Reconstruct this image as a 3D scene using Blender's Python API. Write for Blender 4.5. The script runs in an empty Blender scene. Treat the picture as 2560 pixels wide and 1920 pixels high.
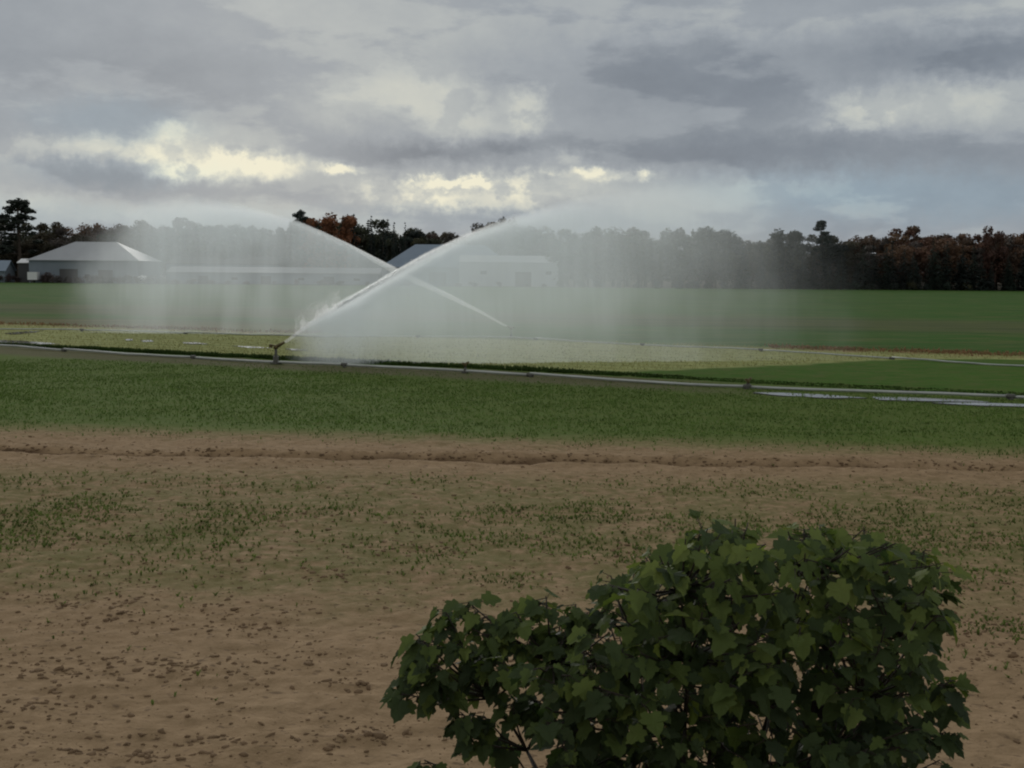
import bpy, math, random
import numpy as np
from mathutils import Vector, Matrix, Euler
R = math.radians
random.seed(7); rng = np.random.default_rng(7)
SC = bpy.context.scene
COL = SC.collection

def lin(c):
    c = c / 255.0
    return c / 12.92 if c <= 0.04045 else ((c + 0.055) / 1.055) ** 2.4
def S(r, g, b, k=1.0):
    return (lin(r) * k, lin(g) * k, lin(b) * k, 1.0)

# ------------------------------------------------------------------ camera
CAM_H = 4.0
F = 3200.0 / 2560.0
PITCH = math.atan(280 / 3200.0)
ROLL = R(0.49)
cam_d = bpy.data.cameras.new('camera'); cam = bpy.data.objects.new('camera', cam_d); COL.objects.link(cam)
cam_d.sensor_width = 36; cam_d.lens = 36 * F; cam_d.clip_end = 20000; cam_d.clip_start = 0.1
CR = Matrix.Rotation(R(90) - PITCH, 3, 'X') @ Matrix.Rotation(ROLL, 3, 'Z')
cam.matrix_world = Matrix.Translation((0, 0, CAM_H)) @ CR.to_4x4()
SC.camera = cam

def ray(px, py):
    v = Vector(((px - 1280) / 3200.0, (960 - py) / 3200.0, -1.0))
    return (CR @ v).normalized()
def gat(px, py, z=0.0):                      # where that line of sight meets the level z
    d = ray(px, py); t = (z - CAM_H) / d.z
    return Vector((d.x * t, d.y * t, z))
def dat(px, py, Y):                          # the point at distance Y along +y
    d = ray(px, py); t = Y / d.y
    return Vector((d.x * t, Y, CAM_H + d.z * t))

# ------------------------------------------------------------------ render settings, sky, sun
SC.view_settings.view_transform = 'Standard'; SC.view_settings.look = 'None'
SC.view_settings.gamma = 1.0; SC.view_settings.exposure = 0.0
SC.view_settings.use_curve_mapping = False
SC.render.engine = 'CYCLES'
cy = SC.cycles
cy.use_denoising = True
cy.volume_bounces = 5; cy.max_bounces = 12; cy.transparent_max_bounces = 16
cy.volume_step_rate = 1.0
cy.filter_width = 2.1

SUN_EL = R(16); SUN_AZ = R(-12)              # low behind the broken cloud, slightly left of the view
sun_d = bpy.data.lights.new('sun', 'SUN'); sun = bpy.data.objects.new('sun', sun_d); COL.objects.link(sun)
sun_d.energy = 0.9; sun_d.angle = R(20); sun_d.color = (1.0, 0.96, 0.90)
sdir = Vector((math.sin(SUN_AZ) * math.cos(SUN_EL), math.cos(SUN_AZ) * math.cos(SUN_EL), math.sin(SUN_EL)))
sun.rotation_euler = (-sdir).to_track_quat('-Z', 'Y').to_euler()

class NT:
    """small node tree writer"""
    def __init__(s, tree): s.t = tree; s.n = tree.nodes; s.l = tree.links
    def new(s, ty, **kw):
        n = s.n.new(ty)
        for k, v in kw.items(): setattr(n, k, v)
        return n
    def put(s, sock, v):
        if isinstance(v, bpy.types.NodeSocket): s.l.new(v, sock)
        elif v is not None: sock.default_value = v
    def math(s, op, a, b=None, c=None, clamp=False):
        n = s.new('ShaderNodeMath', operation=op); n.use_clamp = clamp
        for i, v in enumerate((a, b, c)): s.put(n.inputs[i], v)
        return n.outputs[0]
    def vec(s, op, a, b=None, c=None):
        n = s.new('ShaderNodeVectorMath', operation=op)
        for i, v in enumerate((a, b, c)):
            if v is not None: s.put(n.inputs[i], v)
        return n.outputs['Value'] if op in ('DOT_PRODUCT', 'LENGTH') else n.outputs[0]
    def comb(s, x, y, z):
        n = s.new('ShaderNodeCombineXYZ'); s.put(n.inputs[0], x); s.put(n.inputs[1], y); s.put(n.inputs[2], z)
        return n.outputs[0]
    def noise(s, v, scale, detail=4, rough=0.55, color=False):
        n = s.new('ShaderNodeTexNoise'); s.put(n.inputs['Vector'], v)
        n.inputs['Scale'].default_value = scale; n.inputs['Detail'].default_value = detail
        n.inputs['Roughness'].default_value = rough
        return n.outputs['Color'] if color else n.outputs[0]
    def mix(s, f, a, b, blend='MIX'):
        n = s.new('ShaderNodeMix', data_type='RGBA', blend_type=blend)
        s.put(n.inputs[0], f); s.put(n.inputs[6], a); s.put(n.inputs[7], b)
        return n.outputs[2]
    def step(s, v, a, b):                    # smooth 0..1 as v goes a..b
        n = s.new('ShaderNodeMapRange', interpolation_type='SMOOTHSTEP')
        s.put(n.inputs[0], v)
        if a < b: n.inputs[1].default_value = a; n.inputs[2].default_value = b
        else:
            n.inputs[1].default_value = b; n.inputs[2].default_value = a
            n.inputs[3].default_value = 1.0; n.inputs[4].default_value = 0.0
        return n.outputs[0]
    def ramp(s, v, stops):
        n = s.new('ShaderNodeValToRGB'); s.put(n.inputs[0], v); e = n.color_ramp.elements
        while len(e) < len(stops): e.new(0.5)
        for el, (p, c) in zip(e, stops): el.position = p; el.color = c
        return n.outputs[0]

world = bpy.data.worlds.new('World'); SC.world = world; world.use_nodes = True
wn = NT(world.node_tree); world.node_tree.nodes.clear()
tc = wn.new('ShaderNodeTexCoord')
sep = wn.new('ShaderNodeSeparateXYZ'); wn.l.new(tc.outputs['Generated'], sep.inputs[0])
az = wn.math('MULTIPLY', wn.math('ARCTAN2', sep.outputs[0], sep.outputs[1]), 180 / math.pi)
el = wn.math('MULTIPLY', wn.math('ARCSINE', sep.outputs[2]), 180 / math.pi)
ae = wn.comb(az, el, 0.0)
st = wn.comb(wn.math('MULTIPLY', az, 0.45), el, 0.0)
w1 = wn.vec('SUBTRACT', wn.noise(st, 0.45, 6, 0.6, color=True), (0.5, 0.5, 0.5))
w2 = wn.vec('SUBTRACT', wn.noise(ae, 1.6, 4, 0.6, color=True), (0.5, 0.5, 0.5))
wp = wn.vec('MULTIPLY_ADD', w1, (1.7, 0.9, 0.0), ae)
wp = wn.vec('MULTIPLY_ADD', w2, (1.5, 1.1, 0.0), wp)
def ang(px, py):
    d = ray(px, py)
    return math.degrees(math.atan2(d.x, d.y)), math.degrees(math.asin(d.z))
DEG = 2560 / 43.6
def cloud(acc, px, py, sx, sy, amp, sharp=1.0):
    a, e = ang(px, py); kx, ky = DEG / sx, DEG / sy
    q = wn.vec('MULTIPLY_ADD', wp, (kx, ky, 0.0), (-a * kx, -e * ky, 0.0))
    d = wn.vec('DOT_PRODUCT', q, q)
    if sharp != 1.0: d = wn.math('POWER', d, sharp)
    if amp > .12: d = wn.math('POWER', d, 1.5)
    g = wn.math('POWER', 0.36788, d)
    return wn.math('MULTIPLY_ADD', g, amp, acc)
base = wn.noise(st, 0.16, 5, 0.5)
L = wn.math('MULTIPLY_ADD', base, 0.22, 0.32)
GREYS = [  # cloud banks: direction (as seen), angular size, strength
 (1650,235,560,110,-.17),(2380,140,260,75,-.17),(1450,110,300,90,-.05),(2100,120,500,70,-.05),
 (1850,385,620,50,-.17),(1120,385,260,30,-.20),(700,320,130,45,-.03),(120,200,300,60,-.05),
 (800,60,520,90,.10),(1950,45,420,50,.07),(2560,20,200,50,.10),(1750,500,400,50,.10),(500,530,500,34,.09),
 (250,440,190,34,-.12),(1000,290,330,110,.10),(2330,250,280,60,.10),(560,390,230,75,.08),(100,235,110,50,.07)]
BRIGHT = [
 (980,195,110,60,.16),(860,270,120,55,.12),(1120,260,150,65,.20),(1320,275,52,62,.30),(1230,315,120,22,.10),
 (2150,270,120,45,.22),(2080,312,140,16,.12),(2400,250,240,50,.16),(2550,212,70,24,.12),
 (555,412,170,45,.22),(600,400,80,28,.26),(490,430,95,28,.20),(440,330,70,26,.20),(410,385,60,40,.18),(700,425,60,32,.20),
 (850,418,60,15,.38),(1110,457,120,16,.42),(1180,452,60,14,.22),(1000,500,150,30,.24),(950,470,90,24,.12),
 (1350,462,150,32,.32),(1500,436,120,18,.34),(1240,500,200,30,.26),(1400,392,70,28,.16),(1610,432,26,13,.25),
 (560,318,40,14,.10),(250,368,130,32,.18),(60,360,90,34,.12),(60,500,100,20,.08),(2000,470,200,25,.07)]
for c in GREYS: L = cloud(L, *c)
Lb = 0.0
for c in BRIGHT: Lb = cloud(Lb, *c[:4], c[4] * (1.0 if c[1] > 325 else .62))
bill = wn.noise(wn.comb(wn.math('MULTIPLY', az, 0.75), el, 9.0), 0.60, 8, 0.55)
Lb = wn.math('MULTIPLY', Lb, wn.math('MULTIPLY_ADD', wn.step(bill, .43, .53), 0.85, 0.62))
L = wn.math('ADD', L, Lb)
dk = wn.noise(wn.comb(wn.math('MULTIPLY', az, 0.35), el, 5.0), 0.33, 7, 0.56)
L = wn.math('MULTIPLY_ADD', wn.math('SUBTRACT', wn.step(dk, .455, .535), .5), 0.115, L)
fine = wn.math('SUBTRACT', wn.noise(wn.comb(wn.math('MULTIPLY', az, 0.6), el, 3.0), 0.9, 6, 0.62), 0.5)
L = wn.math('MULTIPLY_ADD', fine, 0.16, L)
B = 0.0
for c in [(2350,490,420,70,.8),(200,560,500,60,.55),(280,300,200,55,.55),(300,430,260,40,.45),(1900,480,300,60,.45),(1300,560,900,40,.4)]:
    B = cloud(B, *c)
ccol = wn.ramp(L, [(0.0, S(100,108,119)), (0.22, S(126,134,144)), (0.42, S(152,159,166)), (0.62, S(180,185,184)),
                   (0.80, S(206,207,196)), (1.0, S(234,230,208))])
blue = wn.mix(1.0, ccol, (0.86, 1.0, 1.08, 1), 'MULTIPLY')
ccol = wn.mix(wn.math('MINIMUM', B, 1.0), ccol, blue)
# unseen cloud deck overhead and behind the viewer, brightened to light the ground
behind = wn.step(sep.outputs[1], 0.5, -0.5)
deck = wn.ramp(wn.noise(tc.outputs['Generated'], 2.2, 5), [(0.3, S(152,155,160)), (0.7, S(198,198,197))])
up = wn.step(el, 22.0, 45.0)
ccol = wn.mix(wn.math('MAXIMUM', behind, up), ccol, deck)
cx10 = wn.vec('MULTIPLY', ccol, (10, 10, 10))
sky = wn.new('ShaderNodeTexSky'); sky.sky_type = 'NISHITA'; sky.sun_disc = False
sky.sun_elevation = SUN_EL; sky.sun_rotation = SUN_AZ
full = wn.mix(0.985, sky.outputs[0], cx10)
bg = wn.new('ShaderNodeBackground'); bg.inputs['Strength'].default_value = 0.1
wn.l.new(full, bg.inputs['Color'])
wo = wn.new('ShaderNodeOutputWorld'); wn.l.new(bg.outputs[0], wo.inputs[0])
world.cycles.sampling_method = 'MANUAL'; world.cycles.sample_map_resolution = 512

# ------------------------------------------------------------------ helpers
def tag(o, label=None, cat=None, group=None, kind=None):
    if label: o['label'] = label
    if cat: o['category'] = cat
    if group: o['group'] = group
    if kind: o['kind'] = kind
    return o
def empty(name, loc=(0, 0, 0), rz=0.0):
    o = bpy.data.objects.new(name, None); o.location = loc; o.rotation_euler = (0, 0, rz)
    o.empty_display_size = 0.2; COL.objects.link(o); return o
def mesh(name, V, Fc, mat, parent=None, smooth=False):
    me = bpy.data.meshes.new(name)
    me.from_pydata([tuple(v) for v in V], [], [tuple(f) for f in Fc]); me.materials.append(mat)
    if smooth: me.polygons.foreach_set('use_smooth', [True] * len(me.polygons))
    me.update()
    o = bpy.data.objects.new(name, me); COL.objects.link(o)
    if parent: o.parent = parent
    return o
def fast_mesh(name, V, faces, mat, parent=None, smooth=False):
    """V (n,3) array, faces (m,k) array"""
    V = np.asarray(V, dtype=np.float32); faces = np.asarray(faces, dtype=np.int32)
    m, k = faces.shape
    me = bpy.data.meshes.new(name)
    me.vertices.add(len(V)); me.vertices.foreach_set('co', V.ravel())
    me.loops.add(m * k); me.loops.foreach_set('vertex_index', faces.ravel())
    me.polygons.add(m); me.polygons.foreach_set('loop_start', np.arange(0, m * k, k, dtype=np.int32))
    me.polygons.foreach_set('loop_total', np.full(m, k, dtype=np.int32))
    if smooth: me.polygons.foreach_set('use_smooth', np.ones(m, dtype=bool))
    me.materials.append(mat); me.update(calc_edges=True); me.validate()
    o = bpy.data.objects.new(name, me); COL.objects.link(o)
    if parent: o.parent = parent
    return o
class MB:
    def __init__(s): s.V = []; s.F = []
    def add(s, V, Fc):
        b = len(s.V); s.V += [tuple(v) for v in V]; s.F += [tuple(i + b for i in f) for f in Fc]
    def box(s, x0, x1, y0, y1, z0, z1):
        s.add([(x0,y0,z0),(x1,y0,z0),(x1,y1,z0),(x0,y1,z0),(x0,y0,z1),(x1,y0,z1),(x1,y1,z1),(x0,y1,z1)],
              [(0,3,2,1),(4,5,6,7),(0,1,5,4),(1,2,6,5),(2,3,7,6),(3,0,4,7)])
    def tube(s, pts, rad, n=8, cap=True):
        pts = [Vector(p) for p in pts]; k = len(pts); rs = rad if isinstance(rad, (list, tuple)) else [rad] * k
        V = []; 
        for i, p in enumerate(pts):
            t = (pts[min(i + 1, k - 1)] - pts[max(i - 1, 0)]).normalized()
            a = t.orthogonal().normalized() if abs(t.z) > 0.9 else t.cross(Vector((0, 0, 1))).normalized()
            b = t.cross(a).normalized()
            for j in range(n):
                w = 2 * math.pi * j / n
                V.append(p + (a * math.cos(w) + b * math.sin(w)) * rs[i])
        Fc = [(i*n+j, i*n+(j+1)%n, (i+1)*n+(j+1)%n, (i+1)*n+j) for i in range(k-1) for j in range(n)]
        if cap: Fc += [tuple(range(n))[::-1], tuple((k-1)*n + j for j in range(n))]
        s.add(V, Fc)
    def build(s, name, mat, parent=None, smooth=False):
        return mesh(name, s.V, s.F, mat, parent, smooth)
def copy_tree(o, parent=None):
    c = o.copy(); COL.objects.link(c); c.parent = parent
    for ch in list(o.children): copy_tree(ch, c)
    return c

def _h(ix, iy, seed):
    n = (ix.astype(np.int64) * 374761393 + iy.astype(np.int64) * 668265263 + seed * 69069) & 0xFFFFFFFF
    n = ((n ^ (n >> 13)) * 1274126177) & 0xFFFFFFFF
    n = n ^ (n >> 16)
    return (n & 0xFFFF) / 65535.0
def vnoise(x, y, seed=0):
    x = np.asarray(x, float); y = np.asarray(y, float)
    ix = np.floor(x); iy = np.floor(y); fx = x - ix; fy = y - iy
    fx = fx * fx * (3 - 2 * fx); fy = fy * fy * (3 - 2 * fy)
    a = _h(ix, iy, seed); b = _h(ix + 1, iy, seed); c = _h(ix, iy + 1, seed); d = _h(ix + 1, iy + 1, seed)
    return (a * (1 - fx) + b * fx) * (1 - fy) + (c * (1 - fx) + d * fx) * fy - 0.5
def fbm(x, y, seed=0, o=4):
    r = 0; a = 1.0
    for i in range(o):
        r = r + a * vnoise(x * 2 ** i, y * 2 ** i, seed + i * 17); a *= 0.5
    return r
def sstep(a, b, x):
    t = np.clip((x - a) / (b - a), 0, 1); return t * t * (3 - 2 * t)

# lines of the field (crop lines run slightly across the view)
def L_soil(x, y): return y + 0.128 * x          # green cover begins at 30.4
def L_fur(x, y): return y + 0.065 * x           # furrow at 27.1
def L_pipe(x, y): return y + 0.53 * x           # pipe 1 near 51
def ground_z(x, y):
    x = np.asarray(x, float); y = np.asarray(y, float)
    ls = L_soil(x, y)
    soil = 1 - sstep(29.0, 31.5, ls)
    near = 1 - sstep(60, 140, y)
    z = 0.05 * fbm(x / 5, y / 3.5, 3, 3) * near
    z = z + soil * (0.055 * fbm(x / 0.9, y / 0.7, 5, 3) + 0.034 * fbm(x / 0.20, y / 0.17, 9, 2))
    z = z + (1 - soil) * near * 0.03 * fbm(x / 0.5, y / 0.5, 11, 2)
    lf = L_fur(x, y) + 0.35 * fbm(x / 2.2, y / 2.2, 21, 3)
    br = 0.6 + 0.4 * sstep(-0.22, 0.05, fbm(x / 2.6, y * 0 + 4.3, 31, 2))
    z = z - br * 0.15 * np.exp(-((lf - 27.05) / 0.24) ** 2) + br * 0.10 * np.exp(-((lf - 27.55) / 0.25) ** 2) \
          + 0.04 * np.exp(-((lf - 26.6) / 0.25) ** 2)
    return z
def furrow_tone(x, y):  # mask for the darker soil colour along the furrow bottom
    lf = L_fur(x, y) + 0.35 * fbm(x / 2.2, y / 2.2, 21, 3) + .18 * fbm(x / .5, y / .25, 23, 2)
    w = .17 + .13 * np.clip(vnoise(x / 3.1, y * 0, 25) * 2 + .4, 0, 1)
    return np.clip(1.25 - np.abs(lf - 27.08) / w, 0, 1) * (.55 + .45 * sstep(-.25, .1, fbm(x / 1.7, y * 0 + 9, 27, 2)))
def gz(x, y): return float(ground_z(x, y))

# ------------------------------------------------------------------ materials
def material(name):
    m = bpy.data.materials.new(name); m.use_nodes = True; m.node_tree.nodes.clear()
    n = NT(m.node_tree); out = n.new('ShaderNodeOutputMaterial'); return m, n, out
def principled(n, out, color, rough=0.8, spec=0.3, metal=0.0, bump=None, bump_s=0.3, dist=0.02):
    p = n.new('ShaderNodeBsdfPrincipled'); n.put(p.inputs['Base Color'], color); n.put(p.inputs['Roughness'], rough)
    n.put(p.inputs['Specular IOR Level'], spec); n.put(p.inputs['Metallic'], metal)
    if bump is not None:
        b = n.new('ShaderNodeBump'); b.inputs['Strength'].default_value = bump_s; b.inputs['Distance'].default_value = dist
        n.put(b.inputs['Height'], bump); n.l.new(b.outputs[0], p.inputs['Normal'])
    n.l.new(p.outputs[0], out.inputs[0]); return p
def simple(name, rgba, rough=0.6, metal=0.0, spec=0.4, var=0.15, scale=3.0):
    m, n, out = material(name)
    t = n.new('ShaderNodeTexCoord')
    f = n.noise(t.outputs['Object'], scale, 4)
    c = n.mix(f, tuple(v * (1 - var) for v in rgba[:3]) + (1,), tuple(min(1, v * (1 + var)) for v in rgba[:3]) + (1,))
    principled(n, out, c, rough, spec, metal); return m

def ground_material():
    m, n, out = material('field')
    g = n.new('ShaderNodeNewGeometry'); P = g.outputs['Position']
    sp = n.new('ShaderNodeSeparateXYZ'); n.l.new(P, sp.inputs[0]); x, y, z = sp.outputs
    big = n.math('SUBTRACT', n.noise(P, 0.12, 4), 0.5); mid = n.math('SUBTRACT', n.noise(P, 0.7, 5, .6), 0.5)
    sml = n.math('SUBTRACT', n.noise(P, 4.0, 5, .65), 0.5); tiny = n.math('SUBTRACT', n.noise(P, 18.0, 3, .6), 0.5)
    def line(slope, k_mid=0.0, k_big=0.0, k_s=0.0):
        v = n.math('MULTIPLY_ADD', x, slope, y)
        if k_mid: v = n.math('MULTIPLY_ADD', mid, k_mid, v)
        if k_big: v = n.math('MULTIPLY_ADD', big, k_big, v)
        if k_s: v = n.math('MULTIPLY_ADD', sml, k_s, v)
        return v
    # soil
    soil = n.mix(n.math('MULTIPLY_ADD', mid, 1.6, 0.5, clamp=True), (.295, .203, .115, 1), (.405, .287, .172, 1))
    soil = n.mix(n.math('MULTIPLY_ADD', sml, 2.0, 0.35, clamp=True), soil, (.205, .142, .076, 1))
    spots = n.step(n.noise(n.vec('MULTIPLY', P, (1, 1.6, 1)), 6.5, 3, .5), .60, .70)
    soil = n.mix(n.math('MULTIPLY', spots, 0.6), soil, (.11, .075, .05, 1))
    fa = n.new('ShaderNodeAttribute'); fa.attribute_name = 'furrow_tone'; fa.attribute_type = 'GEOMETRY'
    soil = n.mix(n.math('MULTIPLY', fa.outputs['Fac'], 0.9), soil, (.080, .046, .026, 1))
    # weedy band across the near field
    wb = n.math('MULTIPLY', n.step(line(0.02, 3.0, 5.0), 13.8, 17.0), n.step(line(0.05, 2.0, 3.0), 26.3, 23.5))
    wk = n.math('MULTIPLY', wb, n.step(n.math('ADD', mid, n.math('MULTIPLY', sml, 1.2)), -0.30, 0.16))
    soil = n.mix(n.math('MULTIPLY', wk, 0.66), soil, (.135, .140, .048, 1))
    # green cover crop
    grn = n.mix(n.math('MULTIPLY_ADD', mid, 1.8, 0.5, clamp=True), (.074, .125, .026, 1), (.112, .168, .038, 1))
    grn = n.mix(n.math('MULTIPLY_ADD', sml, 2.2, 0.3, clamp=True), grn, (.110, .120, .035, 1))
    e1 = n.step(line(0.128, 2.6, 1.0, 2.6), 28.6, 32.2)
    c = n.mix(e1, soil, grn)
    # damp bare strip on the near side of the pipe
    dirt = n.mix(n.math('MULTIPLY_ADD', sml, 2.0, 0.5, clamp=True), (.085, .080, .048, 1), (.15, .118, .080, 1))
    lp = line(0.53, 1.2, 0.6)
    s1 = n.math('MULTIPLY', n.step(lp, 45.6, 47.4), n.step(line(0.53), 51.6, 51.3))
    s1 = n.math('MULTIPLY', s1, n.step(n.math('MULTIPLY_ADD', big, 6.0, x), 11.0, 4.0))
    c = n.mix(n.math('MULTIPLY', s1, 0.7), c, dirt)
    # beyond the pipe
    straw = n.mix(n.math('MULTIPLY_ADD', mid, 1.5, 0.5, clamp=True), (.25, .28, .10, 1), (.35, .35, .14, 1))
    rows = n.math('SINE', n.math('MULTIPLY', n.math('MULTIPLY_ADD', x, 0.53, y), 3.3))
    straw = n.mix(n.math('MULTIPLY_ADD', rows, 0.18, 0.2), straw, (.13, .16, .06, 1))
    dgr = n.mix(n.math('MULTIPLY_ADD', mid, 1.8, 0.5, clamp=True), (.040, .100, .012, 1), (.064, .135, .018, 1))
    dgr = n.mix(n.step(n.noise(n.vec('MULTIPLY', P, (.6, 1, 1)), 1.6, 6, .7), .42, .66), dgr, (.090, .115, .030, 1))
    beyond = n.step(line(0.53), 51.2, 51.8)
    c = n.mix(beyond, c, dgr)
    # pale stubble wedge between the two pipes
    near_edge = n.step(n.math('MULTIPLY_ADD', n.step(x, 0.0, 26.0), -22.0, line(0.53, 1.0, 0.5)), 52.3, 53.6)
    far_line = n.math('ADD', line(0.42, 2.4, 2.0, 1.5), 0.0)
    straw_m = n.math('MULTIPLY', near_edge, n.step(far_line, 77.0, 74.5))
    c = n.mix(straw_m, c, straw)
    red = n.math('MULTIPLY', n.step(far_line, 73.0, 74.8), n.step(far_line, 78.5, 76.5))
    red = n.math('MULTIPLY', red, n.step(n.math('ABSOLUTE', n.math('MULTIPLY_ADD', big, 10.0, x)), 9.0, 17.0))
    red = n.math('MULTIPLY', red, n.step(mid, -0.1, 0.12))
    c = n.mix(n.math('MULTIPLY', red, 0.85), c, (.27, .165, .09, 1))
    # far green with browner strips
    far = n.step(far_line, 76.5, 78.5)
    fg = n.mix(n.math('MULTIPLY_ADD', n.noise(n.vec('MULTIPLY', P, (0.3, 1, 1)), 0.05, 4), 1.6, -0.3, clamp=True),
               (.036, .092, .018, 1), (.060, .135, .024, 1))
    br1 = n.math('MULTIPLY', n.step(line(0.3, 3.0, 8.0), 96.0, 106.0), n.step(line(0.3, 3.0, 14.0), 138.0, 118.0))
    fg = n.mix(n.math('MULTIPLY', br1, 0.6), fg, (.115, .098, .060, 1))
    nearb = n.math('MULTIPLY', n.step(line(0.3, 2.0, 4.0), 76.0, 82.0), n.step(line(0.3, 3.0, 6.0), 96.0, 88.0))
    fg = n.mix(n.math('MULTIPLY', nearb, n.math('MULTIPLY', n.step(x, 0.0, -26.0), 0.75)), fg, (.15, .115, .06, 1))
    fn = n.noise(n.vec('MULTIPLY', P, (0.35, 1, 1)), 0.45, 6, .65)
    fg = n.mix(n.step(fn, .45, .68), fg, (.105, .125, .042, 1))
    fd = n.noise(n.vec('MULTIPLY', P, (0.12, 1, 1)), 0.22, 5, .65)
    fg = n.mix(n.math('MULTIPLY', n.step(fd, .50, .62), .55), fg, (.030, .070, .018, 1))
    c = n.mix(far, c, fg)
    # leaf litter under the wood beyond the field edge
    c = n.mix(n.step(y, 344.0, 350.0), c, (.06, .05, .035, 1))
    hgt = n.math('ADD', n.math('MULTIPLY', sml, 1.0), n.math('MULTIPLY', tiny, 0.4))
    # wet shine along the watered strip
    principled(n, out, c, 0.95, 0.03, 0.0, hgt, 0.8, 0.06)
    return m
M_GROUND = ground_material()

def foliage_mat(name, trans=0.25, rough=0.6, spec=0.25, nscale=0.5, lo=0.55, hi=1.5, objcol=True, col=None):
    m, n, out = material(name)
    g = n.new('ShaderNodeNewGeometry'); oi = n.new('ShaderNodeObjectInfo')
    nz = n.noise(g.outputs['Position'], nscale, 3)
    k = n.new('ShaderNodeMapRange'); n.put(k.inputs[0], nz); k.inputs[1].default_value = .3; k.inputs[2].default_value = .7
    k.inputs[3].default_value = lo; k.inputs[4].default_value = hi
    c = n.new('ShaderNodeVectorMath', operation='SCALE')
    n.put(c.inputs[0], oi.outputs['Color'] if objcol else col[:3]); n.l.new(k.outputs[0], c.inputs['Scale'])
    p = n.new('ShaderNodeBsdfPrincipled'); n.l.new(c.outputs[0], p.inputs['Base Color'])
    p.inputs['Roughness'].default_value = rough; p.inputs['Specular IOR Level'].default_value = spec
    t = n.new('ShaderNodeBsdfTranslucent'); n.l.new(c.outputs[0], t.inputs[0])
    mx = n.new('ShaderNodeMixShader'); mx.inputs[0].default_value = trans
    n.l.new(p.outputs[0], mx.inputs[1]); n.l.new(t.outputs[0], mx.inputs[2]); n.l.new(mx.outputs[0], out.inputs[0])
    return m
M_FOL = foliage_mat('tree_foliage', nscale=0.35)
M_BARK = simple('bark', (.075, .06, .045, 1), 0.9, scale=1.5, var=.3)
M_ALU = simple('aluminium_pipe', (.40, .42, .39, 1), 0.55, 0.4, 0.5, 0.4, .8)
M_GALV = simple('dull_steel', (.10, .10, .085, 1), 0.6, 0.3, 0.4, 0.25, 20)
M_BRASS = simple('weathered_brass', (.11, .085, .035, 1), 0.5, 0.6, 0.4, 0.25, 30)

# ------------------------------------------------------------------ ground sheet
def axis_lines(fine0, fine1, step0, grow, lim0, lim1):
    a = [fine0]; s = step0
    while a[-1] < fine1: a.append(a[-1] + step0 + max(0, a[-1] - fine0) * grow)
    b = list(a); s = b[-1] - b[-2]
    while b[-1] < lim1: s *= 1.18; b.append(b[-1] + s)
    s = 0.3; f = [fine0 - s]
    while f[-1] > lim0: s *= 1.3; f.append(f[-1] - s)
    return np.array(f[::-1] + b)
ys = axis_lines(8.0, 75.0, 0.028, 0.0032, -400, 9000)
xh = [0.0]
while xh[-1] < 9000:
    d = 0.05 if xh[-1] < 13 else (xh[-1] - 13) * 0.10 + 0.05
    xh.append(xh[-1] + min(d, 800))
xs = np.array([-v for v in xh[:0:-1]] + xh)
X, Y = np.meshgrid(xs, ys)
Z = ground_z(X, Y)
nx, ny = len(xs), len(ys)
V = np.stack([X.ravel(), Y.ravel(), Z.ravel()], 1)
ii = np.arange(nx * ny).reshape(ny, nx)
Q = np.stack([ii[:-1, :-1].ravel(), ii[:-1, 1:].ravel(), ii[1:, 1:].ravel(), ii[1:, :-1].ravel()], 1)
g_obj = fast_mesh('ground', V, Q, M_GROUND, smooth=True)
da = g_obj.data.attributes.new('furrow_tone', 'FLOAT', 'POINT'); da.data.foreach_set('value', furrow_tone(V[:, 0], V[:, 1]).astype(np.float32))
tag(g_obj, 'flat farm field with bare sandy soil, green cover crop and pale stubble strips', None, None, 'structure')

# ------------------------------------------------------------------ clods and ground plants
def ico():
    t = (1 + 5 ** .5) / 2
    v = np.array([(-1,t,0),(1,t,0),(-1,-t,0),(1,-t,0),(0,-1,t),(0,1,t),(0,-1,-t),(0,1,-t),(t,0,-1),(t,0,1),(-t,0,-1),(-t,0,1)], float)
    v /= np.linalg.norm(v[0])
    f = np.array([(0,11,5),(0,5,1),(0,1,7),(0,7,10),(0,10,11),(1,5,9),(5,11,4),(11,10,2),(10,7,6),(7,1,8),(3,9,4),(3,4,2),(3,2,6),(3,6,8),(3,8,9),(4,9,5),(2,4,11),(6,2,10),(8,6,7),(9,8,1)])
    return v, f
IV, IF = ico()
def scatter_view(n, y0, y1, wide=0.52, power=1.0):
    """points uniform over the wedge of ground in front of the viewer"""
    y = np.sqrt(rng.uniform(y0 ** 2, y1 ** 2, n)) if power == 1 else y0 * (y1 / y0) ** rng.uniform(0, 1, n)
    x = rng.uniform(-1, 1, n) * wide * y
    return x, y
M_CLOD = simple('soil_clod', (.185, .125, .073, 1), 0.95, spec=.05, var=.5, scale=1.7)
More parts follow.
